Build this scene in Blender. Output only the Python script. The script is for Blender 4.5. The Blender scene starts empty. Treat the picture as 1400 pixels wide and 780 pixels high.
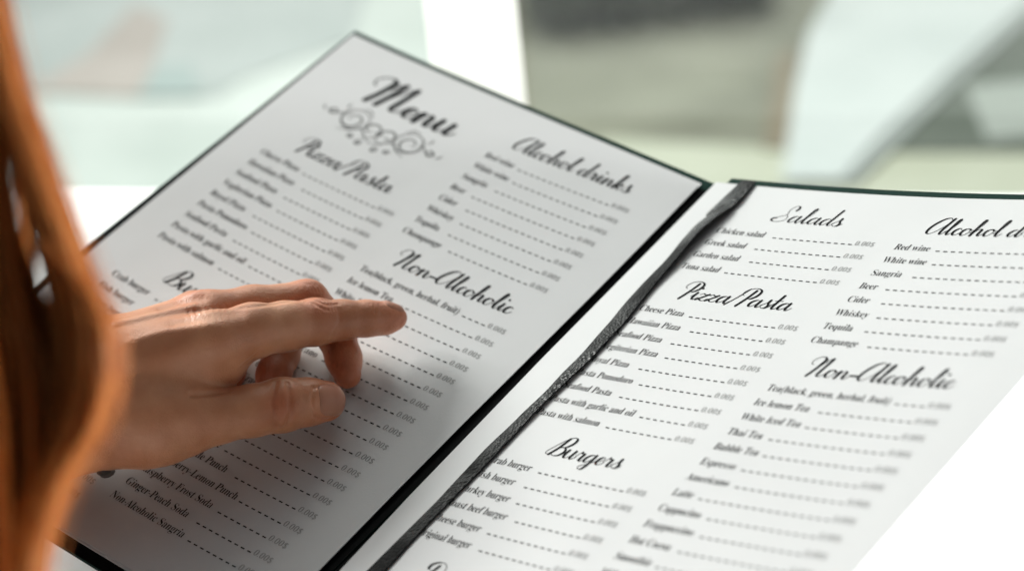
import bpy, bmesh, math, random
import numpy as np
from mathutils import Vector, Matrix

scene = bpy.context.scene
COL = scene.collection
random.seed(7)
rng = np.random.default_rng(7)

# ------------------------------------------------------------------ frame of reference
# Everything small was measured in the camera's own axes (x right, y down, z forward,
# one unit = one line of menu text = 8.5 mm) and is carried into world metres here.
UNIT = 0.0085
FPX = 2764.0                      # focal length in photograph pixels (1400 wide)
PITCH, ROLL = math.radians(25.0), math.radians(5.7)
UPC = np.array([-math.cos(PITCH) * math.sin(ROLL), -math.cos(PITCH) * math.cos(ROLL), -math.sin(PITCH)])
FWC = np.array([0.0, 0.0, 1.0]); FWC = FWC - UPC * (FWC @ UPC); FWC /= np.linalg.norm(FWC)
RTC = np.cross(FWC, UPC)
if RTC[0] < 0: RTC = -RTC
AX = np.stack([RTC, FWC, UPC])    # rows: world axes written in camera axes
CAM_H = 0.4286                    # camera above the tabletop (z = 0)
CAM = np.array([0.0, 0.0, CAM_H])

def c2w(p):
    return (np.asarray(p, float) @ AX.T) * UNIT + CAM

def px(u, v, z):                  # a photograph direction at a given depth (units)
    return np.array([(u - 700.0) / FPX * z, (v - 390.0) / FPX * z, z])

def px_plane(u, v, h):            # the world point of that direction on the level plane z = h
    d = px(u, v, 1.0) @ AX.T
    t = (h - CAM_H) / d[2]
    return CAM + d * t

# ------------------------------------------------------------------ camera
cam = bpy.data.cameras.new('camera')
cam.sensor_width = 36.0
cam.lens = FPX / 1400.0 * 36.0
cam.clip_start, cam.clip_end = 0.02, 200.0
cam.dof.use_dof = True
cam.dof.focus_distance = 93.5 * UNIT
cam.dof.aperture_fstop = 5.3
cam.dof.aperture_blades = 0
co = bpy.data.objects.new('camera', cam)
COL.objects.link(co)
Mx = Matrix.Identity(4)
for i, v in enumerate((np.array([1., 0, 0]), np.array([0, -1., 0]), np.array([0, 0, -1.]))):
    w = AX @ v
    for r in range(3): Mx[r][i] = w[r]
Mx[0][3], Mx[1][3], Mx[2][3] = CAM
co.matrix_world = Mx
scene.camera = co

# ------------------------------------------------------------------ light
scene.view_settings.view_transform = 'Standard'
scene.view_settings.look = 'None'
scene.view_settings.exposure = 0.0
scene.view_settings.gamma = 1.0
scene.cycles.max_bounces = 8
scene.cycles.use_denoising = True

world = bpy.data.worlds.new("World")
scene.world = world
world.use_nodes = True
wn, wl = world.node_tree.nodes, world.node_tree.links
bg = wn['Background']
tc = wn.new('ShaderNodeTexCoord')
dot = wn.new('ShaderNodeVectorMath'); dot.operation = 'DOT_PRODUCT'
dot.inputs[1].default_value = (-0.35, 0.85, 0.30)      # the daylight side, through the window
wl.new(tc.outputs['Generated'], dot.inputs[0])
ramp = wn.new('ShaderNodeValToRGB')
ramp.color_ramp.elements[0].position = 0.0; ramp.color_ramp.elements[0].color = (0.075, 0.075, 0.077, 1)
ramp.color_ramp.elements[1].position = 1.0; ramp.color_ramp.elements[1].color = (0.60, 0.64, 0.64, 1)
wl.new(dot.outputs['Value'], ramp.inputs[0])
wl.new(ramp.outputs[0], bg.inputs[0])
bg.inputs[1].default_value = 1.0

def area(name, loc, target, size, size_y, power, color=(1, 1, 1), spread=180):
    l = bpy.data.lights.new(name, 'AREA')
    l.shape = 'RECTANGLE'; l.size = size; l.size_y = size_y; l.energy = power; l.color = color
    l.spread = math.radians(spread)
    o = bpy.data.objects.new(name, l); COL.objects.link(o)
    o.location = loc
    o.rotation_euler = (Vector(target) - Vector(loc)).to_track_quat('-Z', 'Y').to_euler()
    return o
area('window_daylight', (-1.50, 2.05, 1.18), (0.0, 0.8, 0.1), 1.1, 0.9, 109, (1.0, 0.985, 0.965))
_t = px(1345, 590, 84.0) @ AX.T * UNIT + CAM          # beside the right page's outer edge, below its surface
area('table_fill', (_t[0] + 0.42, _t[1] - 0.04, max(0.07, _t[2] - 0.05)), (_t[0] + 0.05, _t[1] + 0.0, 0.0), 0.22, 0.06, 6.5, (1.0, 0.99, 0.97), 120)  # added fill lamp, kept low to brighten only the tabletop at right
area('outdoor_daylight', (0.3, 4.2, 3.2), (0.3, 3.4, -0.7), 3.0, 2.0, 85, (1.0, 0.995, 0.965), 120)

# ------------------------------------------------------------------ materials
def mat(name, color, rough=0.6, spec=0.4, **kw):
    m = bpy.data.materials.new(name); m.use_nodes = True
    b = m.node_tree.nodes['Principled BSDF']
    b.inputs['Base Color'].default_value = (*color, 1)
    b.inputs['Roughness'].default_value = rough
    b.inputs['Specular IOR Level'].default_value = spec
    for k, v in kw.items(): b.inputs[k].default_value = v
    return m

def noise_bump(m, scale, strength, dist, detail=4, kind='noise', obj=True, into=None):
    nt = m.node_tree; b = nt.nodes['Principled BSDF']
    t = nt.nodes.new('ShaderNodeTexCoord')
    n = nt.nodes.new('ShaderNodeTexNoise' if kind == 'noise' else 'ShaderNodeTexVoronoi')
    n.inputs['Scale'].default_value = scale
    if kind == 'noise': n.inputs['Detail'].default_value = detail
    nt.links.new(t.outputs['Object'], n.inputs['Vector'])
    bp = nt.nodes.new('ShaderNodeBump')
    bp.inputs['Strength'].default_value = strength; bp.inputs['Distance'].default_value = dist
    nt.links.new(n.outputs[0], bp.inputs['Height'])
    if into is not None: nt.links.new(into.outputs[0], bp.inputs['Normal'])
    nt.links.new(bp.outputs[0], b.inputs['Normal'])
    return bp

def color_noise(m, scale, c0, c1, p0=0.35, p1=0.65, detail=4):
    nt = m.node_tree; b = nt.nodes['Principled BSDF']
    t = nt.nodes.new('ShaderNodeTexCoord')
    n = nt.nodes.new('ShaderNodeTexNoise'); n.inputs['Scale'].default_value = scale; n.inputs['Detail'].default_value = detail
    nt.links.new(t.outputs['Object'], n.inputs['Vector'])
    r = nt.nodes.new('ShaderNodeValToRGB')
    r.color_ramp.elements[0].position = p0; r.color_ramp.elements[0].color = (*c0, 1)
    r.color_ramp.elements[1].position = p1; r.color_ramp.elements[1].color = (*c1, 1)
    nt.links.new(n.outputs[0], r.inputs[0]); nt.links.new(r.outputs[0], b.inputs['Base Color'])

M_paper = mat('paper', (0.62, 0.62, 0.625), 0.75, 0.25)
color_noise(M_paper, 14, (0.605, 0.605, 0.61), (0.635, 0.635, 0.64), 0.3, 0.7, 5)
pb = noise_bump(M_paper, 900, 0.12, 0.0004)
noise_bump(M_paper, 26, 0.10, 0.004, 2, into=pb)
M_ink = mat('black_ink', (0.005, 0.005, 0.006), 0.7, 0.08)
M_textink = mat('soft_black_ink', (0.042, 0.042, 0.043), 0.7, 0.1)
M_greyink = mat('grey_ink', (0.32, 0.32, 0.32), 0.6, 0.2)
M_midink = mat('ornament_ink', (0.15, 0.15, 0.15), 0.6, 0.2)
M_cover = mat('green_leatherette', (0.004, 0.024, 0.0175), 0.7, 0.08)
noise_bump(M_cover, 700, 0.5, 0.0006)
M_lining = mat('black_lining', (0.0022, 0.0022, 0.0025), 0.8, 0.08)
M_band = mat('grained_black_leather', (0.022, 0.022, 0.023), 0.5, 0.30)
color_noise(M_band, 160, (0.003, 0.003, 0.003), (0.009, 0.009, 0.0095))
b1 = noise_bump(M_band, 850, 0.85, 0.0009, kind='voronoi')
noise_bump(M_band, 500, 0.5, 0.0007, 3, into=b1)
M_table = mat('white_tabletop', (0.90, 0.90, 0.89), 0.5, 0.3)
M_frame = mat('white_window_frame', (0.88, 0.88, 0.87), 0.4, 0.4)

bt = M_band.node_tree; bn_ = bt.nodes.new('ShaderNodeTexNoise'); bn_.inputs['Scale'].default_value = 38; bn_.inputs['Detail'].default_value = 2
btc = bt.nodes.new('ShaderNodeTexCoord'); bt.links.new(btc.outputs['Object'], bn_.inputs['Vector'])
bmr = bt.nodes.new('ShaderNodeMapRange'); bmr.inputs['From Min'].default_value = 0.42; bmr.inputs['From Max'].default_value = 0.62
bmr.inputs['To Min'].default_value = 0.26; bmr.inputs['To Max'].default_value = 0.85
bt.links.new(bn_.outputs[0], bmr.inputs['Value']); bt.links.new(bmr.outputs[0], bt.nodes['Principled BSDF'].inputs['Roughness'])
# skin
M_skin = mat('skin', (0.55, 0.30, 0.20), 0.41, 0.55)
sb = M_skin.node_tree.nodes['Principled BSDF']
sb.inputs['Sheen Weight'].default_value = 0.06
sb.inputs['Sheen Roughness'].default_value = 0.4
sb.inputs['Sheen Tint'].default_value = (1.0, 0.85, 0.75, 1)
sb.inputs['Subsurface Weight'].default_value = 0.15
sb.inputs['Subsurface Radius'].default_value = (1.0, 0.35, 0.2)
sb.inputs['Subsurface Scale'].default_value = 0.002
color_noise(M_skin, 55, (0.50, 0.185, 0.085), (0.66, 0.305, 0.165), 0.3, 0.7, 6)
k1 = noise_bump(M_skin, 1500, 0.30, 0.0004, kind='voronoi')
k2 = noise_bump(M_skin, 500, 0.30, 0.0007, 5, into=k1)
noise_bump(M_skin, 90, 0.08, 0.0020, 3, into=k2)
M_nail = mat('fingernail', (0.50, 0.22, 0.14), 0.36, 0.35)
M_nail.node_tree.nodes['Principled BSDF'].inputs['Subsurface Weight'].default_value = 0.2
M_nail.node_tree.nodes['Principled BSDF'].inputs['Subsurface Scale'].default_value = 0.002

# hair: each strand has its own shade
M_hair = bpy.data.materials.new('copper_hair'); M_hair.use_nodes = True
nt = M_hair.node_tree
hb = nt.nodes['Principled BSDF']
geo = nt.nodes.new('ShaderNodeNewGeometry')
hr = nt.nodes.new('ShaderNodeValToRGB')
hr.color_ramp.elements[0].position = 0.0; hr.color_ramp.elements[0].color = (0.45, 0.14, 0.025, 1)
hr.color_ramp.elements[1].position = 1.0; hr.color_ramp.elements[1].color = (0.92, 0.52, 0.21, 1)
e = hr.color_ramp.elements.new(0.5); e.color = (0.70, 0.285, 0.07, 1)
nt.links.new(geo.outputs['Random Per Island'], hr.inputs[0])
nt.links.new(hr.outputs[0], hb.inputs['Base Color'])
hb.inputs['Roughness'].default_value = 0.35
hb.inputs['Specular IOR Level'].default_value = 0.5
tl = nt.nodes.new('ShaderNodeBsdfTranslucent')
nt.links.new(hr.outputs[0], tl.inputs[0])
mxs = nt.nodes.new('ShaderNodeMixShader'); mxs.inputs[0].default_value = 0.58
nt.links.new(hb.outputs[0], mxs.inputs[1]); nt.links.new(tl.outputs[0], mxs.inputs[2])
nt.links.new(mxs.outputs[0], nt.nodes['Material Output'].inputs['Surface'])

M_hair_dark = M_hair.copy(); M_hair_dark.name = 'dark_hair'
for el, c in zip([n for n in M_hair_dark.node_tree.nodes if n.type == 'VALTORGB'][0].color_ramp.elements, ((0.14, 0.042, 0.009), (0.46, 0.155, 0.032), (0.75, 0.31, 0.08))):
    el.color = (*c, 1)

# ------------------------------------------------------------------ object helpers
def tag(o, label=None, cat=None, kind=None, group=None):
    if label: o['label'] = label
    if cat: o['category'] = cat
    if kind: o['kind'] = kind
    if group: o['group'] = group
    return o

def empty(name, loc, label, cat):
    o = bpy.data.objects.new(name, None); COL.objects.link(o)
    o.location = Vector([float(x) for x in loc]); o.empty_display_size = 0.02
    return tag(o, label, cat)

def world_loc(o):
    l = Vector((0, 0, 0))
    while o is not None:
        l = l + o.location; o = o.parent
    return l

def mesh_obj(name, V, F, m, parent=None, smooth=False, origin=None):
    """V in world metres; parents are only translated, so local = world - parent location."""
    V = np.asarray(V, float)
    base = np.array(world_loc(parent)) if parent else np.zeros(3)
    org = np.zeros(3)
    if origin is not None: org = np.asarray(origin, float) - base
    elif parent is None: org = V.mean(0)
    me = bpy.data.meshes.new(name)
    me.from_pydata((V - base - org).tolist(), [], [tuple(int(i) for i in f) for f in F])
    me.materials.append(m)
    if smooth: me.polygons.foreach_set('use_smooth', [True] * len(me.polygons))
    me.update()
    o = bpy.data.objects.new(name, me); COL.objects.link(o)
    if parent: o.parent = parent
    o.location = Vector(org.tolist())
    return o

def box_w(lo, hi):
    x0, y0, z0 = lo; x1, y1, z1 = hi
    V = [(x0,y0,z0),(x1,y0,z0),(x1,y1,z0),(x0,y1,z0),(x0,y0,z1),(x1,y0,z1),(x1,y1,z1),(x0,y1,z1)]
    F = [(3,2,1,0),(4,5,6,7),(0,1,5,4),(1,2,6,5),(2,3,7,6),(3,0,4,7)]
    return V, F

# ------------------------------------------------------------------ the setting: tabletop, window, outside
def slab(name, poly, top, thick, m, kind='structure', **kw):
    n = len(poly)
    V = [(p[0], p[1], top) for p in poly] + [(p[0], p[1], top - thick) for p in poly]
    a = sum(poly[i][0] * poly[(i+1) % n][1] - poly[(i+1) % n][0] * poly[i][1] for i in range(n))
    top_f = list(range(n)) if a > 0 else list(range(n))[::-1]
    F = [top_f, [n + i for i in top_f[::-1]]]
    for k in range(n):
        i, j = top_f[k], top_f[(k+1) % n]
        F.append([i, n + i, n + j, j])
    return tag(mesh_obj(name, V, F, m, **kw), kind=kind)

eL, eR = px_plane(85, 258, 0.0), px_plane(900, 262, 0.0)       # back edge of the tabletop
ed = (eR - eL) / np.linalg.norm(eR - eL); en = np.array([-ed[1], ed[0], 0]);
if en[1] < 0: en = -en
P0 = eL + ed * -0.9; P1 = eL + ed * 1.9
slab('tabletop', [tuple((P0 - en * 1.35)[:2]), tuple((P1 - en * 1.35)[:2]), tuple(P1[:2]), tuple(P0[:2])], 0.0, 0.03, M_table)

# window standing just behind the table's back edge
GZ = -0.75
wroot = empty('window', (*(eL + en * 0.10)[:2], GZ + 0.02), 'tall white framed window with a broad centre post behind the menu', 'window')
def wpt(s, d, z):                       # s along the window, d depth outwards
    p = eL + ed * s + en * d
    return (p[0], p[1], z)
def wbox(s0, s1, d0, d1, z0, z1):
    V = [wpt(s0,d0,z0),wpt(s1,d0,z0),wpt(s1,d1,z0),wpt(s0,d1,z0),wpt(s0,d0,z1),wpt(s1,d0,z1),wpt(s1,d1,z1),wpt(s0,d1,z1)]
    F = [(3,2,1,0),(4,5,6,7),(0,1,5,4),(1,2,6,5),(2,3,7,6),(3,0,4,7)]
    return V, F
def merge(parts):
    V, F = [], []
    for v, f in parts:
        n = len(V); V += list(v); F += [[i + n for i in q] for q in f]
    return V, F
def s_of(u, v, d):                      # where a photograph direction meets the window's plane
    r = px(u, v, 1.0) @ AX.T; q = eL + en * d
    t = ((q - CAM) @ en) / (r @ en)
    return float((CAM + r * t - eL) @ ed)
WD = 0.06
sa, sb_ = s_of(586, 60, WD + 0.02), s_of(709, 60, WD + 0.02)
Z0, Z1 = GZ + 0.02, 1.35
M_post = mat('translucent_post', (0.9, 0.9, 0.89), 0.5, 0.3)  # white centre post, made translucent so light from behind makes it bright
fn = M_post.node_tree; ft = fn.nodes.new('ShaderNodeBsdfTranslucent'); ft.inputs[0].default_value = (0.93, 0.93, 0.90, 1)
fm = fn.nodes.new('ShaderNodeMixShader'); fm.inputs[0].default_value = 0.88
fn.links.new(fn.nodes['Principled BSDF'].outputs[0], fm.inputs[1]); fn.links.new(ft.outputs[0], fm.inputs[2])
fn.links.new(fm.outputs[0], fn.nodes['Material Output'].inputs['Surface'])
mesh_obj('centre_post', *wbox(sa, sb_, WD + 0.020, WD + 0.026, Z0 + 0.08, Z1 - 0.08), M_post, wroot)
mesh_obj('frame_rail', *wbox(-0.75, 1.75, WD, WD + 0.07, Z1 - 0.08, Z1), M_frame, wroot)
mesh_obj('frame_rail', *wbox(-0.75, 1.75, WD, WD + 0.07, Z0, Z0 + 0.08), M_frame, wroot)
mesh_obj('frame_stile', *wbox(-0.75, -0.69, WD, WD + 0.07, Z0 + 0.08, Z1 - 0.08), M_frame, wroot)
mesh_obj('frame_stile', *wbox(1.69, 1.75, WD, WD + 0.07, Z0 + 0.08, Z1 - 0.08), M_frame, wroot)
M_glass = bpy.data.materials.new('window_glass'); M_glass.use_nodes = True
g = M_glass.node_tree
tr = g.nodes.new('ShaderNodeBsdfTransparent'); tr.inputs[0].default_value = (0.96, 0.985, 0.97, 1)
gl = g.nodes.new('ShaderNodeBsdfGlossy'); gl.inputs['Roughness'].default_value = 0.02
gm = g.nodes.new('ShaderNodeMixShader'); gm.inputs[0].default_value = 0.04
g.links.new(tr.outputs[0], gm.inputs[1]); g.links.new(gl.outputs[0], gm.inputs[2])
g.links.new(gm.outputs[0], g.nodes['Material Output'].inputs['Surface'])
mesh_obj('pane', *wbox(-0.69, sa - 0.0004, WD + 0.034, WD + 0.040, Z0 + 0.08, Z1 - 0.08), M_glass, wroot)
mesh_obj('pane', *wbox(sb_ + 0.0004, 1.69, WD + 0.034, WD + 0.040, Z0 + 0.08, Z1 - 0.08), M_glass, wroot)

# outside: pale paving with darker beds
def gp(u, v, h=GZ): p = px_plane(u, v, h); return (p[0], p[1])
def sheet(name, pts, lift, color, color2=None, sc=6, rough=0.8):
    m = mat(name + '_surface', color, rough, 0.2)
    if color2: color_noise(m, sc, color, color2)
    P = [gp(*q) for q in pts]
    return slab(name, P, GZ + lift, 0.003, m)
gm_ = mat('pale_paving', (0.62, 0.66, 0.63), 0.85, 0.2); color_noise(gm_, 3, (0.47, 0.52, 0.49), (0.62, 0.665, 0.635))
slab('ground', [(-40, 1.3), (40, 1.3), (40, 90), (-40, 90)], GZ, 0.2, gm_)
sheet('grey_paving', [(600, 330), (735, -300), (1700, -300), (1700, 330)], 0.004, (0.15, 0.155, 0.12), (0.34, 0.345, 0.275), 1.6)
sheet('lawn_strip', [(640, 330), (830, 196), (1180, 214), (1600, 214), (1600, 330)], 0.008, (0.42, 0.44, 0.345), (0.48, 0.50, 0.41), 4)
sheet('dark_bed', [(1190, 216), (1400, 30), (1700, -200), (1700, 216)], 0.012, (0.085, 0.10, 0.082), (0.15, 0.17, 0.145), 3)
sheet('stepping_stone', [(1320, 130), (1420, 120), (1440, 196), (1350, 204)], 0.016, (0.33, 0.36, 0.33))
sheet('brown_edging', [(1060, 90), (1090, 70), (1082, 212), (1045, 212)], 0.012, (0.22, 0.19, 0.14))
sheet('path_border', [(1150, 262), (1200, 205), (1300, 110), (1400, 22), (1560, -160), (1600, -160), (1425, 22), (1318, 116), (1222, 212), (1168, 262)], 0.016, (0.33, 0.36, 0.345))
sheet('white_path', [(1070, 262), (1088, 130), (1105, 60), (1170, -60), (1260, -160), (1560, -160), (1400, 22), (1300, 110), (1200, 205), (1150, 262)], 0.020, (0.56, 0.60, 0.59), (0.50, 0.545, 0.535), 4)
sheet('pink_paving', [(35, 128), (120, 78), (185, 10), (230, 30), (205, 105), (190, 136)], 0.006, (0.40, 0.35, 0.32), (0.47, 0.42, 0.39), 5)
sheet('teal_paving', [(190, 136), (212, 100), (262, 92), (275, 136)], 0.009, (0.36, 0.43, 0.42))
sheet('pale_grey_paving', [(-200, 128), (-200, -200), (560, -200), (480, 60), (330, 110), (300, 134)], 0.004, (0.38, 0.42, 0.41), (0.50, 0.54, 0.53), 2)

# low dark hedge standing on the far side of the paving
hp = px_plane(930, 45, GZ)
def leafy(name, cx, cy, lx, ly, h, n, m, label):
    V, F = [], []
    for i in range(n):
        x, y = rng.uniform(-lx, lx), rng.uniform(-ly, ly)
        z = rng.uniform(0, 1) ** 0.8 * h * (1 - 0.25 * rng.random() * (abs(x) / lx))
        c = np.array([x, y, z]); a = rng.normal(size=3); a /= np.linalg.norm(a)
        b = np.cross(a, rng.normal(size=3)); b /= np.linalg.norm(b)
        L, W = rng.uniform(0.03, 0.05), rng.uniform(0.012, 0.02)
        k = len(V)
        V += [c - a * L, c + b * W, c + a * L, c - b * W]; F.append((k, k+1, k+2, k+3))
    V = np.array(V) + np.array([cx, cy, GZ])
    V[:, 2] = np.maximum(V[:, 2], GZ + 0.005)
    o = mesh_obj(name, V, F, m, origin=(cx, cy, GZ))
    return tag(o, label, 'hedge')
M_leaf = mat('hedge_leaf', (0.060, 0.068, 0.050), 0.6, 0.3); color_noise(M_leaf, 9, (0.04, 0.05, 0.035), (0.10, 0.105, 0.085))
p_a, p_b = px_plane(735, 64, GZ), px_plane(1075, 64, GZ)
hd = leafy('hedge', (p_a[0] + p_b[0]) / 2, p_a[1] + 0.30, (p_b[0] - p_a[0]) / 2, 0.28, 0.40, 5200, M_leaf,
           'dark low hedge outside, seen blurred through the right window pane')

# ------------------------------------------------------------------ the menu folder
def rod(r):
    t = np.linalg.norm(r); k = r / t
    K = np.array([[0, -k[2], k[1]], [k[2], 0, -k[0]], [-k[1], k[0], 0]])
    return np.eye(3) + np.sin(t) * K + (1 - np.cos(t)) * K @ K
POSE = {'L': (rod(np.array([-0.74392773, 0.37229066, 0.57759851])), np.array([-1.54627682, -6.98356507, 109.82550902]), (-0.32125905, 0.00840688, -0.02571296, -0.0930071)),
        'R': (rod(np.array([-0.85542677, 0.73898277, 0.44699688])), np.array([17.43036642, -1.62857233, 92.49584655]), (-0.27034093, -0.01512301, -0.03118727, -0.00939183))}
def bend(k, x, y):
    def f(x): 
        u = (x + 0.7) / 10; v = (y - 12) / 16
        return k[0]*u*u + k[1]*u**3 + k[2]*v*v + k[3]*u*u*v
    xc = np.clip(x, -11.3, 10.2); h = 1e-3
    return f(xc) + (f(xc + h) - f(xc - h)) / (2 * h) * (x - xc)
def page(side, x, y, off=0.0):
    """Page coordinates (line units) -> camera units; off > 0 lifts towards the reader."""
    R, t, k = POSE[side]
    x = np.asarray(x, float); y = np.asarray(y, float); off = np.asarray(off, float) + 0 * x
    P = np.stack([x, y, bend(k, x, y) - off], -1)
    return P @ R.T + t
def pagew(side, x, y, off=0.0): return c2w(page(side, x, y, off))

def sheet_solid(side, xl, xr, y0, y1, top, bot, nx=40, ny=56, lift=None, wob=0.0):
    """A bent slab following the page; xl/xr may be functions of y."""
    ys = np.linspace(0, 1, ny + 1); us = np.linspace(0, 1, nx + 1)
    U, W = np.meshgrid(us, ys)
    Y0 = y0(U) if callable(y0) else y0 + 0 * U
    Y = Y0 + (y1 - Y0) * W
    XL = xl(Y) if callable(xl) else xl + 0 * Y
    XR = xr(Y) if callable(xr) else xr + 0 * Y
    X = XL + (XR - XL) * U
    extra = lift(X, Y) if lift else 0 * X
    T = pagew(side, X, Y, top + extra).reshape(-1, 3)
    B = pagew(side, X, Y, bot + extra).reshape(-1, 3)
    n = len(T); w = nx + 1
    F = []
    for j in range(ny):
        for i in range(nx):
            a, b, c, d = j*w+i, j*w+i+1, (j+1)*w+i+1, (j+1)*w+i
            F.append((a, d, c, b)); F.append((n+a, n+b, n+c, n+d))
    ring = [i for i in range(w)] + [j*w+nx for j in range(1, ny+1)] + [ny*w+i for i in range(nx-1, -1, -1)] + [j*w for j in range(ny-1, 0, -1)]
    rt, rb, m2 = T[ring], B[ring], len(ring)      # the rim has its own vertices: crisp edges
    for k in range(m2):
        a, b = 2*n + k, 2*n + (k+1) % m2
        F.append((a, b, m2 + b, m2 + a))
    return np.vstack([T, B, rt, rb]), F

TOP_L = lambda U: -4.52 + 0.12 * U + 0.62 * U ** 3          # the left sheet's top edge is not quite square
xl_L = lambda Y: -13.32 + 0.016 * Y
xr_L = lambda Y: np.interp(Y, [-5, 1.5, 6, 16, 21, 26, 32], [11.64, 11.76, 11.80, 11.78, 11.82, 11.90, 12.0])
xl_R = lambda Y: np.interp(Y, [-4, 10.8, 15.6, 20.9, 26, 32], [-13.85, -13.60, -13.42, -13.22, -12.88, -12.6])
xr_R = lambda Y: 11.90 - 0.046 * np.clip(Y - 8, -3, 30)
menu = empty('menu_folder', pagew('L', 11.6, 31.0, -0.5), 'open dark green menu folder showing two white printed pages', 'menu')

PT, CT = -0.02, -0.16       # page top is at 0; pages are thin, the boards lie under them
cv = {}
for side, (x0, x1, y0, y1) in {'L': (-13.72, 12.35, lambda U: TOP_L(U) - 0.50, 31.72), 'R': (-13.4, 10.9, lambda U: -4.86 + 0 * U, 31.62)}.items():
    V, F = sheet_solid(side, x0, x1, y0, y1, -0.20, -0.42, 30, 40)
    cv[side] = mesh_obj('cover_board', V, F, M_cover, menu, True)
    lx0, lx1 = (x0 + 0.10, x1 - 0.02) if side == 'L' else (x0 + 0.02, x1 - 0.10)
    V, F = sheet_solid(side, lx0, lx1, (lambda U, q=y0: q(U) + 0.75), y1 - 0.03, -0.185, -0.198, 30, 40)
    mesh_obj('lining', V, F, M_lining, cv[side], True)
    # second sheet of the stack, slightly longer than the top one
    if side == 'L':
        V, F = sheet_solid(side, -13.1, 11.6, -3.7, 31.12, -0.08, -0.14, 30, 40)
    else:
        V, F = sheet_solid(side, lambda Y: xl_R(Y) - 0.06, 11.0, -4.05, 31.12, -0.08, -0.14, 30, 40)
    mesh_obj('under_sheet', V, F, M_paper, menu, True)
# spine bridging the two boards
ys = np.linspace(-4.4, 31.6, 40)
A = page('L', 12.25 + 0*ys, ys, -0.21); B = page('R', -13.35 + 0*ys, ys, -0.43)
rows = []
for k in range(9):
    t = k / 8; sag = 0.5 * math.sin(math.pi * t)
    rows.append(A * (1 - t) + B * t + np.array([0.0, 0.6, 0.8]) * sag * 0.6)
R0 = np.stack(rows, 1).reshape(-1, 3)
back = R0 + np.array([0.15, 0.75, 0.6]) * 0.16
V = np.vstack([c2w(R0), c2w(back)]); n = len(R0); F = []
for j in range(39):
    for i in range(8):
        a, b, c, d = j*9+i, j*9+i+1, (j+1)*9+i+1, (j+1)*9+i
        F += [(a, d, c, b), (n+a, n+b, n+c, n+d)]
    F += [(j*9, n+j*9, n+(j+1)*9, (j+1)*9), (j*9+8, (j+1)*9+8, n+(j+1)*9+8, n+j*9+8)]
mesh_obj('spine', V, F, M_lining, menu, True)

V, F = sheet_solid('L', xl_L, xr_L, TOP_L, 31.0, 0.0, -0.05, 60, 84)
pageL = mesh_obj('page', V, F, M_paper, menu, True)
tag(pageL, 'left page headed Menu with a scroll ornament')
V, F = sheet_solid('R', xl_R, xr_R, -4.16, 31.0, 0.0, -0.05, 62, 84)
pageR = mesh_obj('page', V, F, M_paper, menu, True)
tag(pageR, 'right page headed Salads')
# leather band along the gutter of the right page
bl = np.array([(-4.16,-12.20),(-2.3,-12.35),(1.81,-12.18),(4.87,-12.05),(9.44,-11.42),(13.28,-11.28),(17.46,-11.50),(20.97,-11.28),(25.47,-11.33),(31.2,-11.2)])
br = np.array([(-4.28,-11.25),(-2.39,-10.82),(2.18,-10.80),(4.69,-11.05),(7.91,-10.75),(10.72,-10.62),(13.55,-10.78),(17.76,-10.66),(22.86,-10.60),(25.15,-10.42),(31.2,-10.25)])
def smooth_interp(y, tab):
    ya = np.linspace(-5, 32, 150); v = np.interp(ya, tab[:, 0], tab[:, 1])
    kern = np.hanning(13); kern /= kern.sum()
    vp = np.pad(v, 6, mode='edge'); v = np.convolve(vp, kern, 'valid')
    return np.interp(y, ya, v)
def band_lift(X, Y):
    h = 0.24 * np.exp(-((Y - 0.2) / 2.6) ** 2) + 0.05 * np.exp(-((Y - 12) / 5) ** 2)
    c = smooth_interp(Y, bl) * 0.5 + smooth_interp(Y, br) * 0.5
    u = (X - c) / 0.5
    crown = 0.05 * (1 - u * u)
    crease = -0.10 * np.exp(-((Y + 1.7 + 0.35 * u) / 0.22) ** 2)
    twist = 0.14 * u * np.exp(-((Y - 1.5) / 4.0) ** 2)
    return h + crown + crease + twist + 0.015 * np.sin(Y * 2.3) * np.exp(-((Y - 10) / 9) ** 2)
V, F = sheet_solid('R', lambda Y: smooth_interp(Y, bl) - 0.30 * np.exp(-((Y - 0.5) / 3.2) ** 2), lambda Y: smooth_interp(Y, br) - 0.46 * np.exp(-((Y - 0.8) / 3.4) ** 2), -4.35, 31.3, 0.11, 0.045, 12, 150, band_lift)
mesh_obj('leather_band', V, F, M_band, menu, True)

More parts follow.
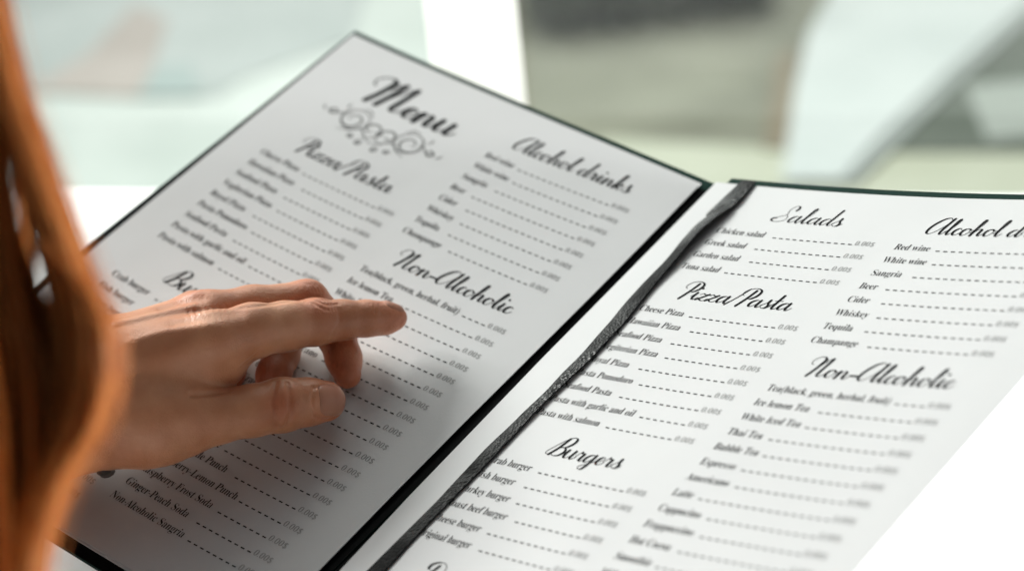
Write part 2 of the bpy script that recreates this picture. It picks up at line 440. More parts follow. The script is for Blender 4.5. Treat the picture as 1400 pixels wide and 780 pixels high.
# ------------------------------------------------------------------ printing
def serif(s):
    r = ''
    for ch in s:
        if 'A' <= ch <= 'Z': r += chr(0x1D400 + ord(ch) - 65)
        elif 'a' <= ch <= 'z': r += chr(0x1D41A + ord(ch) - 97)
        elif '0' <= ch <= '9': r += chr(0x1D7CE + ord(ch) - 48)
        else: r += ch
    return r
_tc = {}
def glyphs(s, size):
    c = bpy.data.curves.new('type', 'FONT')
    c.body = serif(s); c.size = size; c.resolution_u = 3; c.offset = -0.0046
    o = bpy.data.objects.new('type', c)
    me = bpy.data.meshes.new_from_object(o)
    V = np.array([v.co[:2] for v in me.vertices]); F = [list(p.vertices) for p in me.polygons]
    bpy.data.objects.remove(o); bpy.data.curves.remove(c); bpy.data.meshes.remove(me)
    return V, F
def text_mesh(s, size):
    key = (s, size)
    if key in _tc: return _tc[key]
    V, F, x = np.zeros((0, 2)), [], 0.0
    for k, part in enumerate(s.split('-')):          # hyphens are drawn as short bars
        if k:
            n = len(V); h0, h1, w = 0.20 * size, 0.255 * size, 0.24 * size
            a = x + 0.05 * size
            V = np.vstack([V, [(a, h0), (a + w, h0), (a + w, h1), (a, h1)]]); F.append([n, n+1, n+2, n+3])
            x = a + w + 0.035 * size
        v, f = glyphs(part, size)
        n = len(V); V = np.vstack([V, v + np.array([x, 0])]); F += [[i + n for i in q] for q in f]
        x = V[:, 0].max()
    _tc[key] = (V, F)
    return V, F

class Ink:
    def __init__(s): s.V, s.F = [], []
    def add(s, V, F):
        n = len(s.V); s.V += [tuple(v) for v in V]; s.F += [[i + n for i in f] for f in F]
    def quad(s, x0, x1, y0, y1): s.add([(x0, y0), (x1, y0), (x1, y1), (x0, y1)], [(0, 1, 2, 3)])
    def build(s, name, side, m, parent, off=0.012):
        V = np.array(s.V)
        return mesh_obj(name, pagew(side, V[:, 0], V[:, 1], off), s.F, m, parent)

TSIZE = 0.63
PSIZE = 0.50
TX = 0.80                         # the type is a slightly condensed serif
def row(ink, grey, x0, x1, y, s):
    V, F = text_mesh(s, TSIZE)
    w = V[:, 0].max() * TX
    ink.add(np.stack([x0 + V[:, 0] * TX, y - V[:, 1]], 1), F)
    pV, pF = text_mesh('0.00$', PSIZE)
    pV = pV * np.array([0.93, 0.95]); pw = pV[:, 0].max()
    grey.add(np.stack([x1 - pw + pV[:, 0], y - pV[:, 1]], 1), pF)
    a, b = x0 + w + (0.32 if w < 4.6 else 0.16), x1 - pw - 0.12
    n = int((b - a + 0.2) / 0.415)
    for k in range(n):
        r = b - 0.415 * (n - 1 - k)
        ink.quad(r - 0.225, r, y - 0.075, y - 0.005)

def items(side, parent, x0, x1, y0, names, label):
    ink, grey = Ink(), Ink()
    for k, s in enumerate(names): row(ink, grey, x0, x1, y0 + k, s)
    o = ink.build('item_list', side, M_textink, parent)
    grey.build('price_column', side, M_greyink, parent)
    return tag(o, label)

# handwritten headings: pen strokes whose width follows their direction
def cr(pts, n=7):
    P = np.array(pts, float)
    if len(P) == 2:
        t = np.linspace(0, 1, 5)[:, None]; return P[0] * (1 - t) + P[1] * t
    Q = np.vstack([2 * P[0] - P[1], P, 2 * P[-1] - P[-2]]); out = []
    for i in range(1, len(Q) - 2):
        p0, p1, p2, p3 = Q[i-1], Q[i], Q[i+1], Q[i+2]
        for t in np.linspace(0, 1, n, endpoint=False):
            out.append(0.5 * ((2*p1) + (-p0+p2)*t + (2*p0-5*p1+4*p2-p3)*t*t + (-p0+3*p1-3*p2+p3)*t**3))
    out.append(P[-1]); return np.array(out)
SWASH = [(.12,1.32),(-.10,1.42),(-.16,1.72),(.10,2.04),(.50,2.12),(.78,1.90)]
BOWL = [(.72,.86),(.48,1.0),(.20,.80),(.08,.38),(.22,.02),(.46,.14),(.68,.58),(.76,1.0)]
G = {
 'i': (.58, [[(-.05,.42),(.2,1.0)], [(.2,1.0),(.17,.32),(.28,.0),(.48,.12),(.63,.42)]], [(.26,1.42)]),
 'u': (1.18, [[(-.05,.45),(.18,1.0)], [(.18,1.0),(.15,.35),(.30,.0),(.55,.15),(.76,.60),(.82,1.0)], [(.82,1.0),(.78,.30),(.90,.0),(1.1,.12),(1.24,.42)]], []),
 'n': (1.14, [[(-.05,.5),(.12,.92),(.22,.95),(.21,.5),(.17,.0)], [(.18,.15),(.36,.76),(.60,1.0),(.75,.82),(.74,.32),(.84,.0),(1.04,.12),(1.19,.42)]], []),
 'e': (.70, [[(-.05,.35),(.30,.45),(.56,.76),(.40,1.0),(.18,.82),(.10,.38),(.30,.0),(.55,.12),(.75,.42)]], []),
 'a': (1.08, [BOWL, [(.76,1.0),(.73,.30),(.85,.0),(1.02,.12),(1.15,.42)]], []),
 'z': (.86, [[(-.02,.80),(.18,1.0),(.42,.88),(.72,.98)], [(.72,.98),(.36,.45),(.0,.03)], [(.0,.03),(.22,.16),(.48,.0),(.72,.06),(.92,.38)]], []),
 's': (.74, [[(-.05,.32),(.28,.78),(.40,1.12)], [(.40,1.12),(.42,.76),(.58,.38),(.48,.04),(.22,.0),(.06,.16)], [(.48,.04),(.66,.16),(.80,.42)]], []),
 't': (.68, [[(-.05,.42),(.28,1.0),(.34,1.72)], [(.34,1.72),(.27,.40),(.40,.0),(.60,.12),(.74,.42)], [(.02,1.12),(.66,1.17)]], []),
 'l': (.62, [[(-.05,.38),(.30,1.05),(.46,1.80),(.36,2.02),(.24,1.70),(.20,.5),(.32,.0),(.52,.12),(.67,.42)]], []),
 'c': (.70, [[(.60,.80),(.46,1.0),(.22,.86),(.09,.42),(.25,.0),(.52,.1),(.75,.42)]], []),
 'o': (.88, [[(.46,1.0),(.20,.86),(.08,.44),(.25,.0),(.52,.08),(.70,.50),(.60,.90),(.44,1.0)], [(.58,.94),(.74,.78),(.96,.80)]], []),
 'h': (1.12, [[(-.05,.38),(.32,1.1),(.46,1.82),(.36,2.02),(.24,1.70),(.17,.0)], [(.18,.15),(.36,.76),(.58,1.0),(.73,.82),(.71,.32),(.81,.0),(1.0,.12),(1.16,.42)]], []),
 'd': (1.10, [BOWL, [(.90,2.02),(.80,1.1),(.74,.30),(.86,.0),(1.04,.12),(1.17,.42)]], []),
 'r': (.86, [[(-.05,.45),(.20,1.08),(.28,.92),(.54,.94),(.51,.56),(.50,.18),(.62,.0),(.78,.12),(.92,.42)]], []),
 'k': (.98, [[(-.05,.38),(.32,1.1),(.46,1.82),(.36,2.02),(.24,1.70),(.17,.0)], [(.18,.45),(.46,.96),(.66,.84),(.50,.54),(.24,.48)], [(.34,.50),(.58,.08),(.78,.02),(1.02,.42)]], []),
 'g': (1.10, [BOWL, [(.76,1.0),(.72,-.30),(.54,-.86),(.24,-.82),(.22,-.52),(.70,-.10),(1.16,.42)]], []),
 '-': (.80, [[(.12,.50),(.66,.54)]], []),
 '/': (.62, [[(.70,2.05),(-.10,-.18)]], []),
 ' ': (.55, [], []),
 'M': (2.50, [SWASH, [(.78,1.92),(.66,1.0),(.46,.0)], [(.50,.25),(.80,1.25),(1.12,1.92),(1.34,2.02)], [(1.34,2.02),(1.22,1.0),(1.08,.0)], [(1.12,.25),(1.45,1.25),(1.80,1.92),(2.02,2.02)], [(2.02,2.02),(1.94,1.0),(1.90,.25),(2.05,.0),(2.28,.12),(2.46,.42)]], []),
 'N': (1.78, [SWASH, [(.78,1.92),(.66,1.0),(.44,-.05)], [(.48,.25),(.80,1.25),(1.12,1.92),(1.34,2.02)], [(1.34,2.02),(1.24,1.0),(1.20,.25),(1.35,.0),(1.58,.12),(1.76,.42)]], []),
 'P': (1.10, [[(.10,1.30),(-.12,1.42),(-.16,1.74),(.14,2.06),(.70,2.16),(1.12,1.90),(1.12,1.40),(.80,1.02),(.52,1.10)], [(.68,1.92),(.52,1.0),(.28,-.12)]], []),
 'A': (1.66, [[(1.32,1.86),(1.0,2.10),(.50,1.84),(.10,1.10),(.08,.36),(.36,.02),(.80,.40),(1.20,1.30),(1.42,2.0)], [(1.42,2.02),(1.28,.90),(1.30,.18),(1.46,.02),(1.70,.42)]], []),
 'S': (1.14, [[(.02,.52),(-.26,.40),(-.20,.08),(.30,-.03),(.78,.22),(.84,.72),(.58,1.18),(.42,1.66),(.62,2.08),(.92,2.10),(1.06,1.82),(.98,1.62)], [(-.32,.46),(.20,.80),(.60,1.14)]], []),
 'B': (1.34, [[(.60,1.94),(.44,1.0),(.16,.04)], [(.16,.04),(-.18,.10),(-.20,.52),(.20,1.45),(.72,2.06),(1.18,2.06),(1.30,1.66),(1.0,1.20),(.60,1.08)], [(.60,1.08),(1.04,1.06),(1.22,.64),(.98,.12),(.56,.0),(.34,.16)]], []),
 'D': (1.55, [[(.62,1.80),(.46,.9),(.18,.06)], [(.10,.30),(.30,.0),(.80,.10),(1.30,.72),(1.36,1.50),(.96,2.04),(.40,2.08),(.0,1.80),(.0,1.44),(.20,1.36)]], []),
}
def ribbon(ink, C, w):
    d = np.gradient(C, axis=0); L = np.linalg.norm(d, axis=1) + 1e-9; nrm = np.stack([-d[:, 1], d[:, 0]], 1) / L[:, None]
    V = np.vstack([C + nrm * w[:, None] / 2, C - nrm * w[:, None] / 2]); n = len(C)
    ink.add(V, [(i, i+1, n+i+1, n+i) for i in range(n - 1)])
    for c, ww in ((C[0], w[0]), (C[-1], w[-1])):
        a = np.linspace(0, 2*np.pi, 10, endpoint=False)
        ink.add(np.stack([c[0] + np.cos(a)*ww*.5, c[1] + np.sin(a)*ww*.5], 1), [list(range(10))])
def script_heading(side, parent, s, x0, x1, ybase, cap, thick=1.0, name='heading', m=None):
    """Fit the lettering between x0 and x1 with capitals cap tall."""
    K = cap / 2.08; SL = 0.10
    low = lambda q: np.stack([q[:, 0], np.where(q[:, 1] < 1, q[:, 1] * 0.84, 0.84 + (q[:, 1] - 1) * 1.148)], 1)
    strokes, dots, x = [], [], 0.0
    for ch in s:
        adv, st, dt = G[ch]
        for q in st: strokes.append((low(cr(q)) + np.array([x, 0]), ch))
        for q in dt: dots.append(np.array(q) + np.array([x, 0]))
        x += adv
    allp = np.vstack([q for q, _ in strokes]); sx = allp[:, 0] + SL * allp[:, 1]
    lo, hi = sx.min(), sx.max(); kx = (x1 - x0) / (hi - lo)
    ink = Ink()
    for q, ch in strokes:
        d = np.gradient(q, axis=0); L = np.linalg.norm(d, axis=1) + 1e-9
        down = np.clip(-d[:, 1] / L, 0, 1) ** 1.3
        if ch in '-': down[:] = 0.75
        if ch == '/': down[:] = 0.25
        w = (0.055 + 0.185 * down) * thick
        kern = np.array([1, 2, 3, 2, 1]) / 9
        w = np.convolve(np.pad(w, 2, mode='edge'), kern, 'valid')
        C = np.stack([x0 + (q[:, 0] + SL * q[:, 1] - lo) * kx, ybase - q[:, 1] * K], 1)
        ribbon(ink, C, w * (kx * 0.5 + K * 0.5))
    a = np.linspace(0, 2*np.pi, 12, endpoint=False)
    for q in dots:
        c = (x0 + (q[0] + SL * q[1] - lo) * kx, ybase - q[1] * K); r = 0.12 * K * thick
        ink.add(np.stack([c[0] + np.cos(a)*r, c[1] + np.sin(a)*r], 1), [list(range(12))])
    o = ink.build(name, side, m or M_ink, parent, 0.014)
    return tag(o, 'handwritten style heading reading ' + s)

def spiral(cx, cy, r0, r1, a0, a1, sy=1.0, n=60):
    a = np.radians(np.linspace(a0, a1, n)); r = np.linspace(r0, r1, n)
    return np.stack([cx + r*np.cos(a), cy - sy*r*np.sin(a)], 1)
def ornament(side, parent):
    ink = Ink()
    def st(C, w0=0.05, w1=0.13):
        C = np.asarray(C); n = len(C); t = np.linspace(0, 1, n)
        ribbon(ink, C, (w0 + (w1 - w0) * np.sin(np.pi * t) ** 1.2) * 0.8)
    cx, cy = -6.25, 1.42
    for sg in (-1, 1):
        mir = lambda C: np.stack([cx + sg * (np.asarray(C)[:, 0]), np.asarray(C)[:, 1]], 1)
        st(mir(spiral(2.05, cy - 0.10, 0.25, 0.98, -30, 520, 0.95)), 0.05, 0.16)         # big ring
        st(mir(spiral(2.00, cy - 0.10, 0.95, 0.72, 120, 400, 0.9)), 0.04, 0.10)
        st(mir(spiral(0.62, cy + 0.05, 0.10, 0.80, 200, 640, 0.95)), 0.05, 0.15)         # heart scroll
        st(mir(cr([(0.0, cy + 1.0), (0.55, cy + .72), (1.2, cy + .30), (1.7, cy + .70), (2.4, cy + .95)])), 0.05, 0.12)
        st(mir(cr([(2.9, cy - .35), (3.2, cy - .10), (3.55, cy + .12), (3.75, cy - .12), (3.45, cy - .28), (3.3, cy - .05)])), 0.06, 0.20)
        st(mir(cr([(4.05, cy + .10), (4.2, cy - .06), (4.28, cy - .26)])), 0.05, 0.12)
        st(mir(spiral(0.55, cy + 1.28, 0.06, 0.24, 60, 500)), 0.06, 0.15)
        st(mir(spiral(1.30, cy + 1.05, 0.05, 0.20, 0, 420)), 0.06, 0.14)
        st(mir(cr([(1.2, cy - .75), (1.6, cy - 1.15), (2.1, cy - 1.1)])), 0.04, 0.10)
        st(mir(cr([(2.9, cy - .62), (3.05, cy - .9), (2.95, cy - 1.1)])), 0.04, 0.10)
    a = np.linspace(0, 2*np.pi, 16, endpoint=False)
    ink.add(np.stack([cx + .20*np.cos(a), cy + .10 + .20*np.sin(a)], 1), [list(range(16))])
    tag(ink.build('scroll_ornament', side, M_midink, parent, 0.013), 'pale grey swirling scroll ornament')

XA, XB, XC, XD = -10.90, -1.23, 0.0, 9.62
PIZZA = ['Cheese Pizza', 'Hawaiian Pizza', 'Seafood Pizza', 'Vegiterian Pizza', 'Royal Pizza', 'Pasta Pomodoro', 'Seafood Pasta', 'Pasta with garlic and oil', 'Pasta with salmon']
BURG = ['Crab burger', 'Fish burger', 'Turkey burger', 'Roast beef burger', 'Cheese burger', 'Original burger']
DESS = ['Cheesecake', 'Brownie', 'Ice cream', 'Apple pie']
ALC = ['Red wine', 'White wine', 'Sangria', 'Beer', 'Cider', 'Whiskey', 'Tequila', 'Champange']
TEA = ['Tea(black, green, herbal, fruit)', 'Ice lemon Tea', 'White Iced Tea', 'Thai Tea', 'Bubble Tea', 'Espresso', 'Americano', 'Latte', 'Cappucino', 'Frappuccino', 'Hot Cocoa', 'Smoothie', 'Milkshake', 'Iced Coffee', 'Lemonade Punch', 'Raspberry-Lemon Punch', 'Raspberry Frost Soda', 'Ginger-Peach Soda', 'Non-Alcoholic Sangria']
SAL = ['Chicken salad', 'Greek salad', 'Garden salad', 'Tuna salad']
for side, pg in (('L', pageL), ('R', pageR)):
    items(side, pg, XA, XB, 6.345, PIZZA, 'list of pizzas and pastas')
    items(side, pg, XA, XB, 17.82, BURG, 'list of burgers')
    items(side, pg, XA, XB, 26.38, DESS, 'list of desserts')
    items(side, pg, XC, XD, 0.0, ALC, 'list of alcohol drinks')
    items(side, pg, XC, XD, 10.43, TEA, 'list of drinks without alcohol')
    script_heading(side, pg, 'Pizza/Pasta', -9.45, -2.55, 5.05, 1.27)
    script_heading(side, pg, 'Burgers', -8.3, -3.75, 16.6, 1.27)
    script_heading(side, pg, 'Desserts', -8.5, -3.8, 25.2, 1.27)
    script_heading(side, pg, 'Alcohol drinks', 0.95, 8.75, -1.3, 1.27)
    script_heading(side, pg, 'Non-Alcoholic', 1.1, 8.95, 9.17, 1.27)
script_heading('L', pageL, 'Menu', -9.45, -2.6, -0.34, 2.25, 1.25)
ornament('L', pageL)
items('R', pageR, XA, XB, -0.11, SAL, 'list of salads')
script_heading('R', pageR, 'Salads', -8.35, -4.05, -1.45, 1.30, 0.85)

# ------------------------------------------------------------------ the person: hand and forearm as one continuous surface
HZ = 0.45                        # whole hand seated on the page
def J(u, v, z, r): return (px(u, v, z + HZ), r * (z + HZ) / z)
FINGERS = {
 'index':  [J(292,463,92.6,1.22), J(345,452,94.0,1.24), J(390,446,95.1,1.12), J(432,440,96.1,1.06), J(468,437,96.9,0.90), J(502,435,97.6,0.82), J(527,435,98.1,0.72), J(541,434,98.3,0.55)],
 'middle': [J(280,432,94.8,1.15), J(345,422,96.0,1.06), J(420,412,97.4,1.00), J(440,432,98.1,0.90), J(460,458,98.5,0.90), J(470,490,97.8,0.82), J(475,512,97.2,0.66)],
 'ring':   [J(268,430,97.0,1.08), J(330,428,98.4,1.0), J(385,428,99.4,0.95), J(390,455,99.3,0.88), J(384,485,98.9,0.86), J(374,512,98.0,0.78), J(368,528,97.3,0.66)],
 'pinky':  [J(256,438,98.6,0.95), J(296,440,99.6,0.85), J(318,454,99.9,0.76), J(318,485,99.5,0.70), J(316,510,98.9,0.62), J(313,522,98.4,0.55)],
}
THUMB = [J(195,562,91.6,1.75), J(250,566,92.0,1.45), J(295,570,92.4,1.20), J(345,561,93.0,1.17), J(386,553,93.6,1.23), J(420,549,94.2,1.08), J(444,548,94.7,0.97)]
PALM = [
 (J(165,500,91.8,1.7), J(290,464,92.7,1.25)), (J(160,482,93.0,1.6), J(280,433,94.9,1.15)),
 (J(155,482,94.6,1.6), J(266,432,97.0,1.10)), (J(155,495,95.6,1.5), J(256,440,98.6,0.95)),
 (J(185,535,92.6,1.7), J(298,492,93.5,1.25)), (J(200,520,94.5,1.7), J(290,486,95.5,1.25)),
 (J(180,530,96.0,1.5), J(258,480,97.9,1.15)), (J(275,505,93.6,1.1), J(303,490,94.0,0.90)),
 (J(150,575,92.4,1.95), J(215,573,91.8,1.95)), (J(205,578,92.0,1.9), J(262,582,92.1,1.20)),
 (J(140,510,93.6,1.9), J(170,510,93.4,1.9)), (J(140,530,95.2,1.9), J(170,530,95.2,1.7)),
]
FOREARM = [
 (J(140,505,93.6,1.95), J(0,560,92.6,2.3)), (J(140,575,92.6,1.95), J(0,620,91.6,2.3)), (J(140,530,95.2,1.9), J(0,590,94.6,2.3)),
 (J(0,560,92.6,2.3), J(-230,650,90.5,3.2)), (J(0,620,91.6,2.3), J(-230,700,89.5,3.2)), (J(0,590,94.6,2.3), J(-230,680,92.0,3.2)),
 (J(-230,660,90.5,3.4), J(-420,740,88.0,3.9)),
]
def cap_d(P, A, B):
    a, ra = A; b, rb = B; ba = b - a
    h = np.clip(((P - a) @ ba) / (ba @ ba), 0, 1)
    return np.linalg.norm(P - a - h[:, None] * ba, axis=1) - (ra + (rb - ra) * h)
def smin(a, b, k):
    h = np.maximum(k - np.abs(a - b), 0) / k
    return np.minimum(a, b) - h * h * k * 0.25
DETAILS = []                    # (polyline in 3-D, width, depth): grooves > 0, ridges < 0
def seg_dist(P, line):
    d = np.full(len(P), 1e9)
    for a, b in zip(line[:-1], line[1:]):
        ba = b - a; h = np.clip(((P - a) @ ba) / (ba @ ba + 1e-12), 0, 1)
        d = np.minimum(d, np.linalg.norm(P - a - h[:, None] * ba, axis=1))
    return d
def sdf(P, details=True):
    palm = None
    for A, B in PALM + FOREARM:
        d = cap_d(P, A, B); palm = d if palm is None else smin(palm, d, 1.1)
    fing = None
    for f in FINGERS.values():
        g_ = None
        for A, B in zip(f[:-1], f[1:]):
            d = cap_d(P, A, B); g_ = d if g_ is None else smin(g_, d, 0.45)
        fing = g_ if fing is None else smin(fing, g_, 0.10)
    out = smin(palm, fing, 0.55)
    th = None
    for A, B in zip(THUMB[:-1], THUMB[1:]):
        d = cap_d(P, A, B); th = d if th is None else smin(th, d, 0.35)
    out = smin(out, th, 0.45)
    if details:
        for line, w, dp in DETAILS:
            lo, hi = line.min(0) - 3 * w, line.max(0) + 3 * w
            m = np.all((P > lo) & (P < hi), axis=1)
            if m.any():
                q = seg_dist(P[m], line); out[m] += dp * np.exp(-(q / w) ** 2)
    return out
def hit(o, d, t0=0.0, n=80):
    o = np.atleast_2d(np.asarray(o, float)); d = np.atleast_2d(np.asarray(d, float)); d = d / np.linalg.norm(d, axis=1)[:, None]
    t = np.full(len(o), t0)
    for _ in range(n): t = t + 0.85 * np.clip(sdf(o + d * t[:, None], False), -0.5, 5.0)
    return o + d * t[:, None]
def surf(pts):
    o = np.array([px(u, v, 70.0) for u, v in pts]); d = o.copy()
    return hit(o, d)
def detail(pts, w, dp): DETAILS.append((surf(cr(pts, 4)), w, dp))
detail([(377,522),(373,545),(375,570),(381,586)], 0.11, 0.13)      # thumb joint folds
detail([(393,522),(397,545),(396,568),(391,584)], 0.11, 0.12)
detail([(385,528),(386,552),(386,578)], 0.22, -0.05)
detail([(384,540),(385,565)], 0.06, 0.03)
detail([(262,539),(285,538),(314,534)], 0.11, 0.20)                 # fold between thumb and palm
for q in ([(429,530),(426,549),(430,569)], [(429,530),(445,526),(463,530)], [(430,569),(445,574),(462,568)]): detail(q, 0.08, 0.11)   # nail folds
detail([(434,411),(446,416),(462,415)], 0.07, 0.06)                 # index knuckle wrinkles
detail([(428,414),(440,421),(450,424)], 0.07, 0.04)
detail([(441,409),(455,411)], 0.06, 0.04)
detail([(463,422),(464,440),(453,458)], 0.13, 0.035)
detail([(356,478),(345,488),(331,499)], 0.10, 0.05)
detail([(222,420),(250,411),(275,405)], 0.38, 0.13)                 # hollow between the knuckles
detail([(160,443),(208,432),(262,420)], 0.26, -0.13)                # tendon
detail([(240,441),(285,432),(325,426)], 0.42, 0.10)
detail([(175,470),(230,452),(280,446)], 0.30, -0.07)
detail([(225,556),(240,590),(258,618)], 0.5, 0.06)
detail([(330,420),(360,417),(400,411)], 0.14, 0.05)
detail([(200,540),(235,520),(262,500)], 0.6, 0.05)

for dx in (-6, -2, 3, 7):                                           # fine wrinkles over the knuckles
    detail([(446+dx,409),(449+dx,416),(450+dx,424)], 0.05, 0.035)
    detail([(424+dx,387),(430+dx,392),(433+dx,399)], 0.05, 0.035)
for dx in (0, 6, 13): detail([(505+dx,414),(507+dx,421),(507+dx,428)], 0.05, 0.025)
for k in range(7):
    u = 255 + 9 * k; detail([(u, 424 - k),(u + 5, 431 - k),(u + 6, 440 - k)], 0.07, 0.022)
def surface_nets(lo, hi, h):
    nx = [int(math.ceil((hi[i] - lo[i]) / h)) + 1 for i in range(3)]
    ax = [lo[i] + h * np.arange(nx[i]) for i in range(3)]
    st = 4
    cx_ = [a[::st] for a in ax]
    Gc = np.stack(np.meshgrid(*cx_, indexing='ij'), -1).reshape(-1, 3)
    dc = sdf(Gc, False).reshape([len(c) for c in cx_])
    idx = [np.minimum((np.arange(n) + st // 2) // st, len(c) - 1) for n, c in zip(nx, cx_)]
    D = dc[np.ix_(*idx)].astype(np.float32)
    m = np.abs(D) < h * st * 1.25 + 0.15
    I = np.argwhere(m)
    P = np.stack([ax[k][I[:, k]] for k in range(3)], 1)
    vals = np.concatenate([sdf(c) for c in np.array_split(P, max(1, len(P) // 200000))])
    D[m] = vals
    s = D < 0
    c = [s[i:nx[0]-1+i, j:nx[1]-1+j, k:nx[2]-1+k] for i in (0, 1) for j in (0, 1) for k in (0, 1)]
    cnt = sum(x.astype(np.int8) for x in c)
    cell = (cnt > 0) & (cnt < 8)
    ci = np.argwhere(cell); vid = np.full(cell.shape, -1, np.int64); vid[cell] = np.arange(len(ci))
    acc = np.zeros((len(ci), 3)); num = np.zeros(len(ci))
    offs = [(i, j, k) for i in (0, 1) for j in (0, 1) for k in (0, 1)]
    for a in offs:
        for b in offs:
            if sum(b) - sum(a) == 1 and all(y >= x for x, y in zip(a, b)):
                da = D[ci[:,0]+a[0], ci[:,1]+a[1], ci[:,2]+a[2]]; db = D[ci[:,0]+b[0], ci[:,1]+b[1], ci[:,2]+b[2]]
                x = (da < 0) != (db < 0)
                t = np.where(x, da / np.where(x, da - db, 1), 0)
                p = np.array(a) + t[:, None] * (np.array(b) - np.array(a))
                acc[x] += p[x]; num[x] += 1
    V = (ci + acc / num[:, None]) * h + np.array(lo)
    F = []
    for ax_ in range(3):
        sl0 = [slice(None)] * 3; sl1 = [slice(None)] * 3; sl0[ax_] = slice(0, -1); sl1[ax_] = slice(1, None)
        e0 = s[tuple(sl0)]; e1 = s[tuple(sl1)]
        E_ = np.argwhere(e0 != e1)
        u, v = [(1, 2), (2, 0), (0, 1)][ax_]
        ok = (E_[:, u] > 0) & (E_[:, v] > 0) & (E_[:, u] < nx[u]-1) & (E_[:, v] < nx[v]-1)
        E_ = E_[ok]; flip = e0[tuple(E_.T)]
        q = []
        for du, dv in ((-1, -1), (0, -1), (0, 0), (-1, 0)):
            o = E_.copy(); o[:, u] += du; o[:, v] += dv; q.append(vid[tuple(o.T)])
        q = np.stack(q, 1); q[~flip] = q[~flip][:, ::-1]
        F.append(q)
    return V, np.vstack(F)
V, F = surface_nets((-40.0, -1.2, 82.0), (-4.2, 16.0, 102.2), 0.105)
# relax the voxel steps a little
nb = np.zeros_like(V); cn = np.zeros(len(V))
def relax(V, it, lam):
    E_ = np.vstack([F[:, [0, 1]], F[:, [1, 2]], F[:, [2, 3]], F[:, [3, 0]]])
    for k in range(it):
        for l in (lam, -lam * 1.04):
            nb = np.zeros_like(V); cn = np.zeros(len(V))
            np.add.at(nb, E_[:, 0], V[E_[:, 1]]); np.add.at(nb, E_[:, 1], V[E_[:, 0]])
            np.add.at(cn, E_[:, 0], 1); np.add.at(cn, E_[:, 1], 1)
            V = V + l * (nb / cn[:, None] - V)
    return V
V = relax(V, 2, 0.5)
# a finer skin where the photograph looks closely, pulled back onto the exact surface
bm = bmesh.new()
bv = [bm.verts.new(v) for v in V.tolist()]
for f in F: bm.faces.new([bv[i] for i in f])
near = [e for e in bm.edges if min(v.co.x for v in e.verts) > -21.5]
bmesh.ops.subdivide_edges(bm, edges=near, cuts=1, use_grid_fill=True)
bm.verts.index_update(); bm.verts.ensure_lookup_table()
V = np.array([v.co[:] for v in bm.verts]); F = [[v.index for v in f.verts] for f in bm.faces]
bm.free()
sel = np.where(V[:, 0] > -21.4)[0]
for it in range(3):
    P = V[sel]; d0 = sdf(P.copy()); h = 0.02
    gr = np.stack([sdf(P + np.eye(3)[k] * h) - d0 for k in range(3)], 1) / h
    V[sel] = P - gr * np.clip(d0 / np.maximum((gr ** 2).sum(1), 0.2), -0.1, 0.1)[:, None] * 0.9
person = mesh_obj('person', c2w(V), [f[::-1] for f in F], M_skin, None, True)
red = np.zeros(len(V))
for f in FINGERS.values():
    red = np.maximum(red, 0.9 * np.exp(-(np.linalg.norm(V - f[-1][0], axis=1) / 1.7) ** 2))
for q, w_ in ((THUMB[-1][0], 1.6), (px(440,412,95.6), 1.1), (px(425,386,97.0), 1.1), (px(262,402,95.5), 1.3), (px(386,550,92.5), 0.9)):
    red = np.maximum(red, 0.75 * np.exp(-(np.linalg.norm(V - q, axis=1) / w_) ** 2))
person.data.attributes.new('flush', 'FLOAT', 'POINT').data.foreach_set('value', red.astype(np.float32))
st_ = M_skin.node_tree; at_ = st_.nodes.new('ShaderNodeAttribute'); at_.attribute_name = 'flush'
mx_ = st_.nodes.new('ShaderNodeMix'); mx_.data_type = 'RGBA'; mx_.blend_type = 'MULTIPLY'
mx_.inputs['B'].default_value = (1.0, 0.70, 0.64, 1)
src = sb.inputs['Base Color'].links[0].from_socket
st_.links.new(at_.outputs['Fac'], mx_.inputs['Factor']); st_.links.new(src, mx_.inputs['A']); st_.links.new(mx_.outputs['Result'], sb.inputs['Base Color'])
tag(person, 'copper haired person pointing at the menu with the left hand', 'person')

def nail(c, a, n, hw, l0, l1, rise=0.045):
    """A nail plate lying on the finger: centre c, axis a, outward direction n."""
    a = a / np.linalg.norm(a); n = n - a * (n @ a); n = n / np.linalg.norm(n); sd = np.cross(a, n)
    NR, NA = 7, 40
    pts = [(0.0, 0.0)]; edge = [0.0]
    for r in range(1, NR + 1):
        for k in range(NA):
            t = 2 * math.pi * k / NA; cs, sn = math.cos(t), math.sin(t)
            ex = 4.0 if cs < 0 else 2.5
            q = (abs(cs) ** ex + abs(sn) ** ex) ** (-1 / ex) * r / NR
            pts.append((q * cs, q * sn)); edge.append(r / NR)
    mid, half = (l0 + l1) / 2, (l1 - l0) / 2
    O = np.array([c + a * (mid + half * p) + sd * hw * q + n * 2.5 for p, q in pts])
    S = hit(O, np.tile(-n, (len(O), 1)))
    e_ = np.array(edge)
    top = S + n * (rise * (1 - e_ ** 6) - 0.012)[:, None]
    bot = S - n * 0.06
    N = len(pts); F_ = []
    for k in range(NA): F_.append((0, 1 + k, 1 + (k + 1) % NA))
    for r in range(NR - 1):
        for k in range(NA):
            i, j = 1 + r * NA + k, 1 + r * NA + (k + 1) % NA
            F_.append((i, i + NA, j + NA, j))
    b0 = 1 + (NR - 1) * NA
    F2 = F_ + [tuple(N + i for i in f[::-1]) for f in F_] + [(b0 + k, N + b0 + k, N + b0 + (k + 1) % NA, b0 + (k + 1) % NA) for k in range(NA)]
    mesh_obj('fingernail', c2w(np.vstack([top, bot])), F2, M_nail, person, True)
ta = THUMB[-1][0] - THUMB[-3][0]
nail(THUMB[-1][0], ta, np.array([0.10, -0.10, -1.0]), 0.76, -0.85, 0.95, 0.075)
